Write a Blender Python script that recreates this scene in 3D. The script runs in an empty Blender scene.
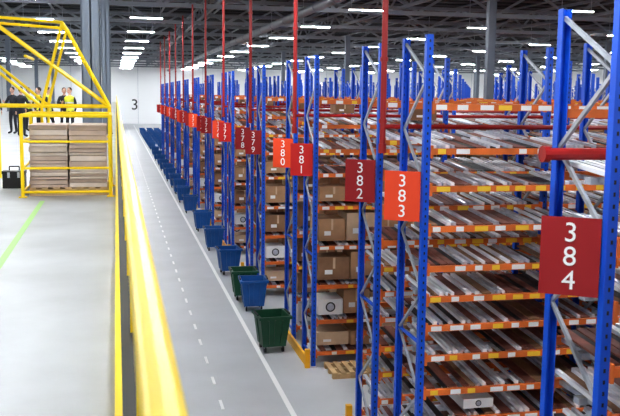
import bpy, math, random
from mathutils import Vector, Matrix
random.seed(7)
sc = bpy.context.scene
sc.view_settings.view_transform = 'Standard'
try: sc.view_settings.look = 'Medium High Contrast'
except Exception: pass
sc.view_settings.exposure = 0.08
F = 880.0
H = 5.7

# ---------------------------------------------------------------- materials
def mat(name, col, rough=0.5, metal=0.0, noise=0.0, nscale=3.0, emit=None, estr=0.0, bump=0.0):
    m = bpy.data.materials.new(name); m.use_nodes = True
    nt = m.node_tree; b = nt.nodes['Principled BSDF']
    b.inputs['Base Color'].default_value = (*col, 1)
    b.inputs['Roughness'].default_value = rough
    b.inputs['Metallic'].default_value = metal
    if noise > 0 or bump > 0:
        tc = nt.nodes.new('ShaderNodeTexCoord')
        nz = nt.nodes.new('ShaderNodeTexNoise'); nz.inputs['Scale'].default_value = nscale
        nz.inputs['Detail'].default_value = 5
        nt.links.new(tc.outputs['Object'], nz.inputs['Vector'])
        if noise > 0:
            r = nt.nodes.new('ShaderNodeValToRGB')
            r.color_ramp.elements[0].position = 0.3; r.color_ramp.elements[1].position = 0.7
            r.color_ramp.elements[0].color = (*[c * (1 - noise) for c in col], 1)
            r.color_ramp.elements[1].color = (*[min(1, c * (1 + noise)) for c in col], 1)
            nt.links.new(nz.outputs['Fac'], r.inputs['Fac'])
            nt.links.new(r.outputs['Color'], b.inputs['Base Color'])
        if bump > 0:
            bp = nt.nodes.new('ShaderNodeBump'); bp.inputs['Strength'].default_value = bump
            bp.inputs['Distance'].default_value = 0.01
            nt.links.new(nz.outputs['Fac'], bp.inputs['Height']); nt.links.new(bp.outputs['Normal'], b.inputs['Normal'])
    if emit:
        b.inputs['Emission Color'].default_value = (*emit, 1)
        b.inputs['Emission Strength'].default_value = estr
    return m

M = {}
M['floor'] = mat('polished_concrete', (.50, .515, .54), .45, 0, .08, .6)
M['deck'] = mat('mezzanine_deck', (.43, .445, .465), .5, 0, .12, 1.2)
M['wall'] = mat('white_wall_panel', (.90, .91, .92), .6)
M['roof'] = mat('roof_deck', (.016, .018, .022), .7, 0, .2, 1)
M['truss'] = mat('truss_steel', (.22, .24, .27), .5, .1)
M['col'] = mat('column_steel', (.17, .20, .25), .5, .1)
M['blue'] = mat('rack_blue', (.006, .095, .62), .4, .0, .12, 2)
M['orange'] = mat('beam_orange', (.70, .17, .035), .5, 0, .25, 3)
M['galv'] = mat('galvanised', (.48, .51, .57), .4, .4, .15, 8)
M['lane'] = mat('roller_lane', (.54, .56, .64), .35, .3, .2, 10)
M['laneb'] = mat('lane_brown', (.22, .08, .06), .6, 0, .3, 6)
M['laned'] = mat('lane_dark', (.02, .016, .02), .6)
M['lanew'] = mat('lane_white', (.84, .85, .90), .5)
M['card'] = mat('cardboard', (.42, .25, .14), .8, 0, .15, 4)
M['card2'] = mat('cardboard_dark', (.27, .15, .085), .8, 0, .2, 4)
M['card3'] = mat('cardboard_pale', (.60, .44, .30), .8, 0, .12, 4)
M['cardg'] = mat('cardboard_grey', (.48, .38, .32), .8, 0, .12, 4)
M['cardh'] = mat('cardboard_light', (.62, .54, .48), .8, 0, .12, 4)
M['white'] = mat('white_label', (.85, .85, .85), .6)
M['black'] = mat('black_plastic', (.012, .012, .014), .5)
M['yellow'] = mat('safety_yellow', (.95, .68, .0), .4, 0, .04, 3)
M['guard'] = mat('guard_orange_yellow', (.90, .45, .02), .5, 0, .1, 3)
M['yellowl'] = mat('label_yellow', (.88, .58, .05), .5)
M['redpipe'] = mat('sprinkler_red', (.36, .015, .015), .4)
M['signshade'] = mat('sign_shaded_red', (.34, .010, .014), .5)  # sign red darkened to paint in the shade on boards facing away from light
M['signlit'] = mat('sign_lit_red', (.82, .075, .02), .5)  # lit copy of the sign red, brightness put into the colour
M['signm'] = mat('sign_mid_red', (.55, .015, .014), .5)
M['text'] = mat('sign_lettering', (.95, .95, .95), .5)
M['paint'] = mat('white_floor_paint', (.92, .92, .92), .5)
M['gpaint'] = mat('green_floor_tape', (.33, .60, .18), .5)
M['bing'] = mat('bin_green', (.012, .08, .04), .4, 0, .1, 4)
M['binb'] = mat('bin_blue', (.006, .09, .32), .4, 0, .1, 4)
M['led'] = mat('led_diffuser', (1, 1, 1), .5, emit=(.95, .98, 1), estr=650)
M['wood'] = mat('pallet_wood', (.55, .38, .20), .8, 0, .2, 5)
M['edge'] = mat('edge_steel_dark', (.02, .02, .022), .6)
M['skin'] = mat('skin', (.60, .36, .27), .6)
M['hiviz'] = mat('hi_vis_yellow', (.70, .72, .06), .7)
M['cloth'] = mat('dark_clothing', (.02, .022, .03), .8)
M['hair'] = mat('hair', (.03, .02, .015), .7)
M['reflect'] = mat('reflective_tape', (.7, .7, .7), .4)

# ---------------------------------------------------------------- mesh builder
class MB:
    def __init__(s): s.v = []; s.f = []; s.m = []; s.mats = []
    def mi(s, k):
        if k not in s.mats: s.mats.append(k)
        return s.mats.index(k)
    def add(s, vs, fs, k):
        o = len(s.v); i = s.mi(k)
        s.v += [tuple(v) for v in vs]
        for f in fs: s.f.append(tuple(a + o for a in f)); s.m.append(i)
    def box(s, x0, x1, y0, y1, z0, z1, k):
        s.add([(x0,y0,z0),(x1,y0,z0),(x1,y1,z0),(x0,y1,z0),(x0,y0,z1),(x1,y0,z1),(x1,y1,z1),(x0,y1,z1)],
              [(0,3,2,1),(4,5,6,7),(0,1,5,4),(1,2,6,5),(2,3,7,6),(3,0,4,7)], k)
    def bar(s, p, q, w, h, k, up=(0,0,1)):
        p = Vector(p); q = Vector(q); d = (q - p).normalized(); up = Vector(up)
        if abs(d.dot(up)) > .99: up = Vector((0, 1, 0))
        a = d.cross(up).normalized() * w / 2; b = a.normalized().cross(d) * h / 2
        vs = [p-a-b, p+a-b, p+a+b, p-a+b, q-a-b, q+a-b, q+a+b, q-a+b]
        s.add(vs, [(0,1,2,3),(7,6,5,4),(0,4,5,1),(1,5,6,2),(2,6,7,3),(3,7,4,0)], k)
    def cyl(s, p, q, r, k, n=12, r2=None):
        p = Vector(p); q = Vector(q); d = (q - p).normalized()
        up = Vector((0,0,1)) if abs(d.z) < .9 else Vector((1,0,0))
        a = d.cross(up).normalized(); b = d.cross(a)
        r2 = r if r2 is None else r2
        vs = [p + (a*math.cos(2*math.pi*i/n) + b*math.sin(2*math.pi*i/n))*r for i in range(n)]
        vs += [q + (a*math.cos(2*math.pi*i/n) + b*math.sin(2*math.pi*i/n))*r2 for i in range(n)]
        fs = [(i, (i+1)%n, n+(i+1)%n, n+i) for i in range(n)] + [tuple(range(n-1,-1,-1)), tuple(range(n, 2*n))]
        s.add(vs, fs, k)
    def ball(s, c, rx, ry, rz, k, n=14, m=9):
        vs = []; fs = []
        for j in range(m+1):
            t = math.pi*j/m
            for i in range(n):
                a = 2*math.pi*i/n
                vs.append((c[0]+rx*math.sin(t)*math.cos(a), c[1]+ry*math.sin(t)*math.sin(a), c[2]+rz*math.cos(t)))
        for j in range(m):
            for i in range(n):
                fs.append((j*n+i, (j+1)*n+i, (j+1)*n+(i+1)%n, j*n+(i+1)%n))
        s.add(vs, fs, k)
    def mesh(s, name):
        me = bpy.data.meshes.new(name); me.from_pydata(s.v, [], s.f)
        for k in s.mats: me.materials.append(M[k])
        me.polygons.foreach_set('material_index', s.m); me.update(); return me
    def obj(s, name, loc=(0,0,0), rot=(0,0,0)):
        return place(name, s.mesh(name), loc, rot)

def place(name, me, loc=(0,0,0), rot=(0,0,0)):
    o = bpy.data.objects.new(name, me); o.location = loc; o.rotation_euler = rot
    sc.collection.objects.link(o); return o

# ---------------------------------------------------------------- room shell
XL, XR, YB, YF = -26, 78, 168, -8
b = MB(); b.box(XL, XR, YF, YB, -.2, 0, 'floor'); b.obj('floor')
b = MB(); b.box(XL, XR, YF, YB, 12, 12.2, 'roof')
for i in range(0, 88):
    y = YF + 2*i
    b.box(XL, XR, y, y+.12, 11.92, 12, 'roof')
b.obj('ceiling')
b = MB(); b.box(XL, XR, YB, YB+.2, 0, 12.2, 'wall')
for i in range(18): b.box(XL+6*i, XL+6*i+.06, YB-.03, YB, 0, 12, 'galv')
b.obj('wall_back')
b = MB(); b.box(XL-.2, XL, YF, YB, 0, 12.2, 'wall')
for i in range(28): b.box(XL, XL+.03, YF+6*i, YF+6*i+.06, 0, 12, 'galv')
b.obj('wall_left')
b = MB(); b.box(XR, XR+.2, YF, YB, 0, 12.2, 'wall')
for i in range(28): b.box(XR-.03, XR, YF+6*i, YF+6*i+.06, 0, 12, 'galv')
b.obj('wall_right')

b = MB(); b.box(2.98, 3.08, YF, 160, .0, .004, 'paint'); b.obj('floor_edge_line')
b = MB()
y = 0.0
while y < 160: b.box(1.79, 1.85, y, y+.5, 0, .004, 'paint'); y += 1.4
b.obj('floor_dashed_line')

# ---------------------------------------------------------------- mezzanine
DZ = H - 1.62
b = MB()
b.box(XL+.05, -.03, YF, 160, DZ-.12, DZ, 'deck')
b.box(-.03, .13, YF, 160, DZ-.45, DZ-.06, 'edge')
for i in range(20): b.box(XL+.05, -.05, YF+4+8*i, YF+4.2+8*i, DZ-.5, DZ-.12, 'col')
for i in range(14):
    for x in (-.45, -8, -16, -24): b.box(x-.12, x+.12, 2+12*i, 2.24+12*i, 0, DZ-.5, 'col')
b.obj('mezzanine_platform')
b = MB(); b.box(-1.13, -1.06, YF, 13.6, DZ, DZ+.003, 'gpaint'); b.obj('walkway_marking')

b = MB()
b.box(-.028, .008, YF, 158, DZ, DZ+.12, 'yellow')
n = 16; prof = []
for i in range(n):
    a = 2*math.pi*i/n
    prof.append((.067+.038*math.copysign(abs(math.cos(a))**.6, math.cos(a)), H-.52+.03*math.copysign(abs(math.sin(a))**.6, math.sin(a))))
vs = [(p[0], YF, p[1]) for p in prof]+[(p[0], 158, p[1]) for p in prof]
b.add(vs, [(i,(i+1)%n,n+(i+1)%n,n+i) for i in range(n)]+[tuple(range(n)), tuple(range(2*n-1,n-1,-1))], 'yellow')
b.cyl((.09, YF, H-1.05), (.09, 158, H-1.05), .02, 'yellow', 10)
for i in range(80):
    yy = .2 + 2.0*i
    b.box(.075, .105, yy-.02, yy+.02, DZ-.06, H-.53, 'yellow')
b.obj('safety_railing')

# ---------------------------------------------------------------- ceiling structure
b = MB()
L0, L1 = XL+.3, XR-.3
b.box(L0, L1, -.12, .12, 10.2, 10.42, 'truss'); b.box(L0, L1, -.12, .12, 11.62, 11.84, 'truss')
n = 44; st = (L1-L0)/n
for i in range(n):
    x = L0+i*st
    if i % 2 == 0: b.bar((x,0,10.35),(x+st,0,11.7),.13,.13,'truss',(0,1,0))
    else: b.bar((x,0,11.7),(x+st,0,10.35),.13,.13,'truss',(0,1,0))
tm = b.mesh('roof_truss')
for k in range(15): place('roof_truss', tm, (0, 3+11.2*k, 0))
b = MB()
l0, l1 = -2, YB-.4
for z in (10.65, 11.5): b.box(-.07, .07, l0, l1, z-.08, z+.08, 'truss')
n = 90; st = (l1-l0)/n
for i in range(n):
    y = l0+i*st
    za, zb = (10.65, 11.5) if i%2==0 else (11.5, 10.65)
    b.bar((0,y,za),(0,y+st,zb),.09,.09,'truss',(1,0,0))
tm = b.mesh('longitudinal_truss')
for x in (-19.5, -7.3, 5.6, 15.8, 28, 42, 57): place('longitudinal_truss', tm, (x, 0, 0))
b = MB()
for i in range(26):
    x = XL+1.5+4*i; b.box(x-.06, x+.06, YF, YB, 11.82, 11.92, 'truss')
b.obj('roof_purlins')
b = MB()
b.cyl((9.5,-2,9.9),(9.5,166,9.9),.22,'truss',20)
for i in range(40): b.cyl((9.5,2+4*i,9.9),(9.5,2.1+4*i,9.9),.25,'truss',20)
b.obj('ventilation_duct')

# columns
def column(x, y, z0, w=.4):
    b = MB(); t = .03; zt = 10.18
    b.box(-w/2, w/2, -w/2, -w/2+t, z0, zt, 'col'); b.box(-w/2, w/2, w/2-t, w/2, z0, zt, 'col')
    b.box(-t/2, t/2, -w/2, w/2, z0, zt, 'col')
    b.box(-w/2+.01, -w/2+.03, -w/2, w/2, z0, zt, 'col')
    b.box(w/2-.03, w/2-.01, -w/2, w/2, z0, zt, 'col')
    b.box(-w/2-.06, w/2+.06, -w/2-.06, w/2+.06, z0, z0+.03, 'col')
    b.box(-w/2-.1, w/2+.1, -w/2-.1, w/2+.1, zt-.03, zt, 'col')
    b.obj('steel_column', (x, y, 0))
for x in (17.2, 39, 61):
    for k in range(6): column(x, 12.75+26.4*k, 0, .36)
column(-.52, 20.4, DZ, .42); column(-.36, 36, DZ, .34); column(-.5, 62, DZ, .36)
for k in range(5): column(-8.5, 24+26*k, DZ, .36)

# led lamps
b = MB()
b.box(-.95, .95, -.08, .08, 0, .06, 'white'); b.box(-.9, .9, -.05, .05, -.012, 0, 'led')
for yy in (-.8, .8): b.cyl((yy,0,.06),(yy,0,1.9),.012,'galv',6)
lm = b.mesh('linear_led_lamp')
for i, x in enumerate((-15, -4.5, 1.8, 12.5, 22.5, 34, 46, 59, 71)):
    for k in range(14):
        place('linear_led_lamp', lm, (x, 5.5+11.8*k + (3 if i%2 else 0), 10.0))

# ---------------------------------------------------------------- racks
BAY = 2.8; NB = 24; D = 1.0; TOP = 6.5
LVA = [.3,.85,1.3,1.72,2.2,2.62,3.02,3.44,3.98,4.52,5.02,5.6]
LVB = [.32, 1.0, 1.75, 2.58, 3.42, 4.1, 4.6, 5.1, 5.6]
def rack(name, LV, fill, seed, big=False):
    r = random.Random(seed); b = MB()
    hd = D/2
    for i in range(NB+1):
        x = i*BAY
        for y in (-hd, hd):
            s = 1 if y < 0 else -1
            b.box(x, x+.09, y-.008 if s>0 else y-.0, y+.0 if s>0 else y+.008, 0, TOP, 'blue')
            b.box(x, x+.012, min(y,y+s*.08), max(y,y+s*.08), 0, TOP, 'blue')
            b.box(x+.078, x+.09, min(y,y+s*.08), max(y,y+s*.08), 0, TOP, 'blue')
            b.box(x-.03, x+.12, y-.06, y+.06, 0, .012, 'galv')
            if i < 3:
                z = .1
                while z < TOP-.05:
                    yy = y-.010 if s>0 else y+.010
                    b.box(x+.035, x+.055, min(y,yy), max(y,yy), z, z+.035, 'black'); z += .1
        z = .2; k = 0
        while z < TOP-.15:
            z2 = min(z+.72, TOP-.08)
            if k % 2 == 0: b.bar((x+.045,-hd+.04,z),(x+.045,hd-.04,z2),.04,.03,'galv',(1,0,0))
            else: b.bar((x+.045,hd-.04,z),(x+.045,-hd+.04,z2),.04,.03,'galv',(1,0,0))
            if k % 3 == 0: b.bar((x+.045,-hd+.04,z),(x+.045,hd-.04,z),.04,.03,'blue')
            z = z2; k += 1
    for i in range(NB):
        x0 = i*BAY+.09; x1 = (i+1)*BAY
        for li, z in enumerate(LV):
            for y in (-hd, hd):
                b.box(x0, x1, y-.03, y+.03, z-.08, z, 'orange')
                b.box(x0-.0, x0+.03, y-.04, y+.04, z-.13, z+.04, 'orange')
                b.box(x1-.03, x1, y-.04, y+.04, z-.13, z+.04, 'orange')
                ys = y-.032 if y < 0 else y+.030
                yel = r.random()
                for q in range(9):
                    if r.random() < .85:
                        xx = x0+.08+q*.29+r.uniform(-.03,.03)
                        b.box(xx, xx+r.choice((.11,.15,.19)), ys, ys+.002, z-.072, z-.006, 'yellowl' if r.random()<(.8 if yel<.35 else .35) else 'white')
            if li == len(LV)-1: continue
            for q in range(4):
                xx = x0+.1+q*(x1-x0-.2)/3
                b.box(xx-.02, xx+.02, -hd+.03, hd-.03, z-.05, z-.01, 'galv')
            b.box(x0, x1, -.05, .05, z-.07, z-.01, 'galv')
            # thin roller tracks with gaps, flat cartons between
            x = x0+.03
            while x < x1-.16:
                t = r.random()
                if t < .46:
                    k = 'lane' if r.random()<.6 else 'lanew'
                    w = r.uniform(.03,.065)
                    b.bar((x+w/2,-hd+.03,z+.02),(x+w/2,hd-.03,z+.09), w, .04, k); x += w+r.uniform(.02,.06)
                elif t < .80:
                    w = r.uniform(.07,.16)
                    b.bar((x+w/2,-hd+.05,z+.005),(x+w/2,hd-.05,z+.07), w, .02, 'laneb' if r.random()<.75 else 'card2'); x += w+.015
                elif t < .92:
                    w = r.uniform(.05,.1)
                    b.bar((x+w/2,-hd+.05,z+.0),(x+w/2,hd-.05,z+.06), w, .02, 'laned'); x += w+.01
                else: x += r.uniform(.06,.14)
            f = fill(z)
            room = (LV[li+1]-z-.22)
            if r.random() < f*1.2:
                x = x0+.05
                while x < x1-.35:
                    w = r.uniform(.4,.75) if big else r.uniform(.3,.6)
                    h = r.uniform(.6,1)*min(room,.62)
                    if x+w > x1-.03: break
                    if r.random() < f+.15:
                        y0 = -hd+r.uniform(.02,.12); y1 = hd-r.uniform(.05,.4)
                        k = r.choice(['card','card','card2','card3','card2','white' if r.random()<.5 else 'card'])
                        b.box(x, x+w, y0, y1, z+.1, z+.1+h, k)
                        if k != 'white':
                            b.box(x+w*.2, x+w*.45, y0-.002, y0, z+.1+h*.25, z+.1+h*.45, 'white')
                            b.box(x+w*.46, x+w*.54, y0-.001, y0, z+.1+h*.5, z+.1+h, 'card3')
                        else:
                            b.cyl((x+w*.5,y0-.004,z+.1+h*.5),(x+w*.5,y0,z+.1+h*.5),min(w,h)*.32,'black',16)
                            b.cyl((x+w*.5,y0-.006,z+.1+h*.5),(x+w*.5,y0-.003,z+.1+h*.5),min(w,h)*.24,'lane',16)
                    x += w+.03
        if r.random() < .6:
            xx = x0+.3+r.random()
            for q in range(3): b.box(xx+q*.35, xx+q*.35+.1, -.4, .4, 0, .1, 'wood')
            for q in range(5): b.box(xx, xx+.8, -.4+q*.17, -.29+q*.17, .1, .125, 'wood')
    return b.mesh(name)

RA = rack('flow_rack', LVA, lambda z: .16 if z < 4 else .03, 11)
fB = lambda z: .85 if z < 3.9 else (.35 if z < 4.7 else .12)
RB = rack('flow_rack_stocked', LVB, fB, 2, True); RC = rack('flow_rack_stocked', LVB, fB, 5, True)
rows = [(384, 7.0), (385, 4.9)]
num = 383
for k in range(11):
    rows.append((num, 11.5+6.6*k)); rows.append((num-1, 13.6+6.6*k)); num -= 2
for n_, y in rows:
    me = RA if n_ >= 382 else (RB if n_ % 2 else RC)
    place('storage_rack', me, (3.95, y, 0))

# signs
glyph = {}
for ch in '0123456789':
    cu = bpy.data.curves.new('g', 'FONT'); cu.body = ch; cu.size = 1; cu.extrude = .004; cu.align_x = 'CENTER'
    o = bpy.data.objects.new('g', cu); sc.collection.objects.link(o)
    dg = bpy.context.evaluated_depsgraph_get()
    me = bpy.data.meshes.new_from_object(o.evaluated_get(dg))
    glyph[ch] = ([tuple(v.co) for v in me.vertices], [tuple(p.vertices) for p in me.polygons])
    bpy.data.objects.remove(o); bpy.data.meshes.remove(me)
def put_glyph(b, ch, cx, cz, size, y, k):
    vs, fs = glyph[ch]
    b.add([(cx+v[0]*size, y-v[2], cz+v[1]*size) for v in vs], fs, k)
def sign(n_, y, bright):
    b = MB(); w, h = .49, .67
    k = {0:'signshade',1:'signlit',2:'signm'}[bright]
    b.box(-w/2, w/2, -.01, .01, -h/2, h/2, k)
    for i, ch in enumerate(str(n_)):
        z = h/2-.205-.205*i
        put_glyph(b, ch, 0, z, .235, -.012, 'text')
        vs, fs = glyph[ch]
        b.add([(-v[0]*.235, .012+v[2], z+v[1]*.235) for v in vs], fs, 'text')
    for z in (-.25, .25):
        b.bar((.10,.01,z),(.19,.06,z),.03,.03,'galv')
    b.obj('aisle_sign', (3.735, y-.30, 4.37), (0,0,math.radians(-33)))
bright = {384:0,383:1,382:0,381:2,380:1,379:0,378:0}  # painted light per sign
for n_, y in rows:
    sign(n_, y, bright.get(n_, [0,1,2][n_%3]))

# rack end guards
b = MB()
b.box(-.12, -.07, -1.6, 1.6, .0, .22, 'guard')
for yy in (-1.6, 1.6): b.box(-.15, -.05, yy-.05, yy+.05, 0, .40, 'guard')
gm = b.mesh('rack_end_guard')
for k in range(-1, 11): place('rack_end_guard', gm, (3.95, 12.55+6.6*k, 0))

# sprinkler risers and mains
b = MB()
b.cyl((0,0,4.9),(0,0,10.15),.045,'redpipe')
b.cyl((0,0,5.25),(66,0,5.25),.035,'redpipe',8)
b.cyl((0,0,4.86),(0,0,5.0),.06,'redpipe')
for j in range(6): b.cyl((0,0,5.3+j*.9),(0,0,5.36+j*.9),.06,'redpipe')
pm = b.mesh('sprinkler_pipe')
for k in range(0, 11): place('sprinkler_pipe', pm, (3.84, 12.5+6.6*k, 0))
b = MB()
b.cyl((3.75,7.25,5.2),(70,7.25,5.2),.055,'redpipe')
b.cyl((3.72,7.25,5.2),(3.78,7.25,5.2),.075,'redpipe')
b.cyl((4.6,7.25,5.2),(4.7,7.25,5.2),.072,'redpipe')
b.obj('sprinkler_pipe')

# ---------------------------------------------------------------- wheeled bins
def bin_mesh(k):
    b = MB()
    def ring(w, d, z): return [(-w,-d,z),(w,-d,z),(w,d,z),(-w,d,z)]
    rs = [ring(.26,.28,.14), ring(.335,.36,.78), ring(.375,.40,.78), ring(.375,.40,.84), ring(.32,.345,.84), ring(.25,.27,.18)]
    vs = [v for r in rs for v in r]; fs = [(3,2,1,0)]
    for j in range(5):
        for i in range(4):
            fs.append((j*4+i, j*4+(i+1)%4, (j+1)*4+(i+1)%4, (j+1)*4+i))
    fs.append((20,21,22,23)); b.add(vs, fs, k)
    for x in (-.15,0,.15):
        b.bar((x*.9,-.29,.2),(x*1.1,-.365,.76),.03,.02,k); b.bar((x*.9,.29,.2),(x*1.1,.365,.76),.03,.02,k)
    for s in (-1,1):
        b.bar((s*.275,0,.2),(s*.345,0,.76),.02,.03,k)
        b.bar((s*.36,-.2,.86),(s*.36,.2,.86),.03,.03,'black')
        for t in (-1,1):
            b.cyl((s*.2-.02,t*.22,.07),(s*.2+.02,t*.22,.07),.07,'black',14)
            b.box(s*.2-.035,s*.2+.035,t*.22-.03,t*.22+.03,.1,.15,'galv')
    return b.mesh('wheeled_bin')
bg = bin_mesh('bing'); bb = bin_mesh('binb')
for m_, x, y, a in [(bg,3.34,19.0,4),(bg,3.42,24.1,0),(bb,3.5,22.8,-3),(bb,3.44,27.6,5),(bb,3.44,32,0),(bb,3.45,36.6,3),(bb,3.42,42.3,0),
                    (bb,3.4,46.5,0),(bb,3.45,50.5,4),(bb,3.45,54,0),(bb,3.4,58,0),(bb,3.45,62,0),(bb,3.4,66,0),(bb,3.45,71,0),(bb,3.4,76,0),(bb,3.45,82,0)]:
    place('wheeled_bin', m_, (x, y, 0), (0,0,math.radians(a)))
for r_ in range(3):
    for k in range(10): place('wheeled_bin', bb, (3.5+r_*1.0, 90+4*k, 0))

# wall number
b = MB(); put_glyph(b, '3', 0, 0, 2.8, 0, 'black'); b.obj('wall_number', (3.4, YB-.06, 2.6))

# pallet on floor by 381
b = MB()
for q in range(3): b.box(0, 1.2, q*.35, q*.35+.1, 0, .1, 'wood')
for q in range(7): b.box(q*.183, q*.183+.1, 0, .8, .1, .125, 'wood')
b.obj('wooden_pallet', (4.2, 16.7, 0))

# ---------------------------------------------------------------- pallet gate with stacked goods
b = MB(); gx0, gx1, gy0, gy1 = -1.42, -.10, 14.1, 15.7
def T(p, q, r=.028): b.cyl(p, q, r, 'yellow', 10)
for x in (gx0, gx1):
    for y in (gy0, gy1): T((x,y,DZ),(x,y,DZ+1.28)); b.box(x-.06,x+.06,y-.06,y+.06,DZ,DZ+.015,'yellow')
for z in (.08, .45, .86, 1.26):
    for y in (gy0, gy1) if z != .45 else (gy0,): T((gx0,y,DZ+z),(gx1,y,DZ+z), .03 if z > 1 else .02)
    for x in (gx0, gx1): T((x,gy0,DZ+z),(x,gy1,DZ+z), .022)
b.obj('guard_rail_frame')
b = MB()
ya, yb = 15.9, 17.4
for y in (ya, yb):
    pts = {'A':(-2.15,6.95),'B':(-.88,6.88),'C':(-.12,5.45),'E':(-1.25,5.45),'G':(-2.15,5.45),'Hh':(-2.15,6.2)}
    P = {k:(v[0],y,v[1]) for k,v in pts.items()}
    for a,c in (('A','B'),('A','C'),('B','E'),('B','C'),('G','C'),('A','G'),('Hh','E')): T(P[a],P[c],.027)
    T((-.12,y,DZ),P['C']); T((-2.15,y,DZ),P['G']); T((-1.25,y,5.45),(-1.25,y,DZ),.025)
for x,z in ((-2.15,6.95),(-.88,6.88),(-.12,5.45),(-2.15,5.45),(-1.5,6.3)): T((x,ya,z),(x,yb,z),.026)
T((-3.6,16.5,5.25),(-2.15,16.5,5.25)); T((-3.6,16.5,4.7),(-2.15,16.5,4.7)); T((-3.6,16.5,DZ),(-3.6,16.5,5.25))
b.obj('pallet_safety_gate')
b = MB(); r = random.Random(3)
for i in range(2):
    x0 = -1.34+i*.60
    z = DZ+.13
    while z < DZ+1.10:
        h = r.uniform(.04,.09)
        dx = r.uniform(0,.02)
        b.box(x0+dx, x0+.58+dx*.3, 14.3+r.uniform(0,.03), 15.5, z, z+h-.008, r.choice(['cardg','cardh','cardh','cardg']))
        z += h
for q in range(3): b.box(-1.34, -.14, 14.3+q*.55, 14.4+q*.55, DZ, DZ+.1, 'wood')
for q in range(7): b.box(-1.34+q*.18, -1.24+q*.18, 14.28, 15.52, DZ+.1, DZ+.13, 'wood')
b.obj('stacked_cartons_on_pallet')
b = MB()
b.box(-.18,.18,-.14,.14,0,.24,'black'); b.box(-.19,.19,-.15,.15,.24,.29,'black')
b.bar((-.08,0,.36),(.08,0,.36),.03,.02,'black'); b.bar((-.08,0,.28),(-.08,0,.36),.02,.02,'black'); b.bar((.08,0,.28),(.08,0,.36),.02,.02,'black')
b.box(-.1,-.06,-.16,-.15,.18,.27,'galv'); b.box(.06,.1,-.16,-.15,.18,.27,'galv')
b.obj('tool_case', (-1.70, 15.6, DZ))

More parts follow.
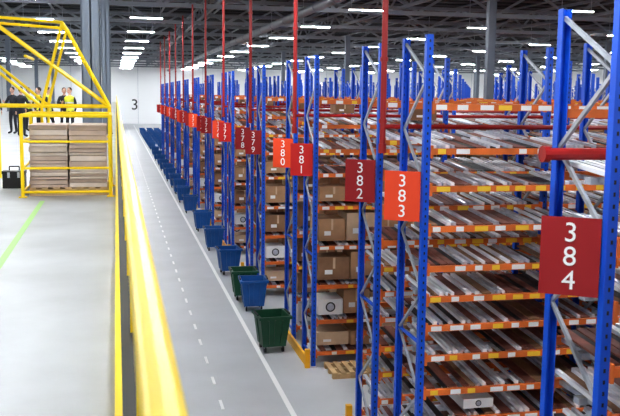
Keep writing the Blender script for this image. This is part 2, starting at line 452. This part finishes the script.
# ---------------------------------------------------------------- people
def person(loc, face, vest, pose=0, s=1.0):
    J = {'pel':(0,0,.95),'spi':(0,.01,1.12),'che':(0,0,1.32),'nk':(0,.01,1.48),'hd':(0,-.01,1.58),
         'sl':(.17,0,1.42),'el':(.24,.02,1.14),'wl':(.25,-.08,.90),'sr':(-.17,0,1.42),'er':(-.24,.02,1.14),'wr':(-.25,-.08,.90),
         'hl':(.09,0,.90),'kl':(.11,-.02,.50),'al':(.12,.02,.09),'tl':(.13,-.15,.04),'hr':(-.09,0,.90),'kr':(-.11,-.02,.50),'ar':(-.12,.02,.09),'tr':(-.13,-.15,.04)}
    R = {'pel':.13,'spi':.125,'che':.145,'nk':.06,'hd':.055,'sl':.07,'el':.048,'wl':.032,'sr':.07,'er':.048,'wr':.032,
         'hl':.09,'kl':.062,'al':.045,'tl':.04,'hr':.09,'kr':.062,'ar':.045,'tr':.04}
    if pose == 1: J['er']=(-.26,-.10,1.16); J['wr']=(-.14,-.32,1.22)
    if pose == 2: J['kl']=(.11,-.14,.52); J['al']=(.12,-.1,.10); J['tl']=(.13,-.27,.05); J['ar']=(-.12,.22,.12); J['tr']=(-.13,.08,.04)
    names = list(J); E = [('pel','spi'),('spi','che'),('che','nk'),('nk','hd'),('che','sl'),('sl','el'),('el','wl'),('che','sr'),('sr','er'),('er','wr'),
         ('pel','hl'),('hl','kl'),('kl','al'),('al','tl'),('pel','hr'),('hr','kr'),('kr','ar'),('ar','tr')]
    me = bpy.data.meshes.new('b'); me.from_pydata([J[n] for n in names], [(names.index(a),names.index(c)) for a,c in E], [])
    o = bpy.data.objects.new('b', me); sc.collection.objects.link(o)
    md = o.modifiers.new('s','SKIN'); 
    for i,n in enumerate(names):
        sv = me.skin_vertices[0].data[i]; rr = R[n]; sv.radius = (rr, rr*(.75 if n in('pel','spi','che') else 1)); sv.use_root = (n=='pel')
    o.modifiers.new('u','SUBSURF').levels = 2
    dg = bpy.context.evaluated_depsgraph_get(); ev = bpy.data.meshes.new_from_object(o.evaluated_get(dg))
    b = MB(); vs = [tuple(v.co) for v in ev.vertices]
    base = len(b.v); b.v += vs
    for p in ev.polygons:
        c = p.center; k = 'cloth'
        if c.z > 1.50: k = 'skin'
        elif c.z > .93 and abs(c.x) < .19: k = 'hiviz' if vest else 'cloth'
        if vest and .93 < c.z and abs(c.x) < .19 and (1.05 < c.z < 1.10 or 1.2 < c.z < 1.25): k = 'reflect'
        b.f.append(tuple(base+a for a in p.vertices)); b.m.append(b.mi(k))
    bpy.data.objects.remove(o)
    b.ball((0,-.02,1.665),.078,.098,.118,'skin'); b.ball((0,.005,1.70),.085,.098,.10,'hair')
    b.ball((0,-.122,1.65),.013,.02,.022,'skin',8,6)
    for sx in (-1,1):
        b.ball((sx*.03,-.107,1.672),.011,.008,.008,'black',8,6); b.ball((sx*.08,0,1.66),.012,.022,.032,'skin',8,6)
    b.ball((0,-.108,1.61),.024,.008,.006,'signm',8,6)
    for w,e in (('wl','el'),('wr','er')):
        W = Vector(J[w]); d = (W-Vector(J[e])).normalized(); sd = d.cross(Vector((1,0,0))).normalized()
        nn = d.cross(sd)
        b.bar(W-d*.02, W+d*.09, .08, .03, 'skin', nn)
        for i in range(4):
            off = (i-1.5)*.02; L = (.065,.078,.072,.055)[i]
            p = W+d*.085+nn.cross(d)*off; q = p+d*L*.55+nn*.006; b.cyl(p,q,.009,'skin',7); b.cyl(q,q+d*L*.4+nn*.02,.008,'skin',7,.006)
        p = W+d*.03+nn.cross(d)*.035; b.cyl(p,p+d*.045+nn.cross(d)*.025,.011,'skin',7,.008)
    o = b.obj('person', loc, (0,0,face)); o.scale = (s,s,s)
    for p in o.data.polygons: p.use_smooth = True
for x,y,f,v,po in [(-4.35,34,.3,0,0),(-3.85,35.5,-.6,0,1),(-3.3,33,2.6,0,1),(-2.85,35,-1.2,1,0),(-2.4,33.5,1.3,1,2),(-1.95,35.5,.2,0,1),
                   (-3.5,38,.8,1,0),(-1.65,33.6,-.5,1,0),(-5.0,37,1.0,0,2)]:
    person((x,y,DZ), f, v, po)

# ---------------------------------------------------------------- world, camera
w = bpy.data.worlds.new('World'); sc.world = w; w.use_nodes = True
w.node_tree.nodes['Background'].inputs[0].default_value = (.92,.96,1,1)
w.node_tree.nodes['Background'].inputs[1].default_value = 1.15
cam = bpy.data.cameras.new('camera'); co = bpy.data.objects.new('camera', cam); sc.collection.objects.link(co)
cam.sensor_width = 36; cam.lens = F/620*36; cam.clip_end = 500; cam.clip_start = .05
yaw = math.atan(194/F); pitch = math.atan(113/F); roll = math.radians(.7)
mt = Matrix.Rotation(-yaw,4,'Z') @ Matrix.Rotation(math.pi/2-pitch,4,'X') @ Matrix.Rotation(roll,4,'Z')
co.matrix_world = Matrix.Translation((0,0,H)) @ mt
cam.dof.use_dof = True; cam.dof.focus_distance = 22; cam.dof.aperture_fstop = 5.6
sc.camera = co
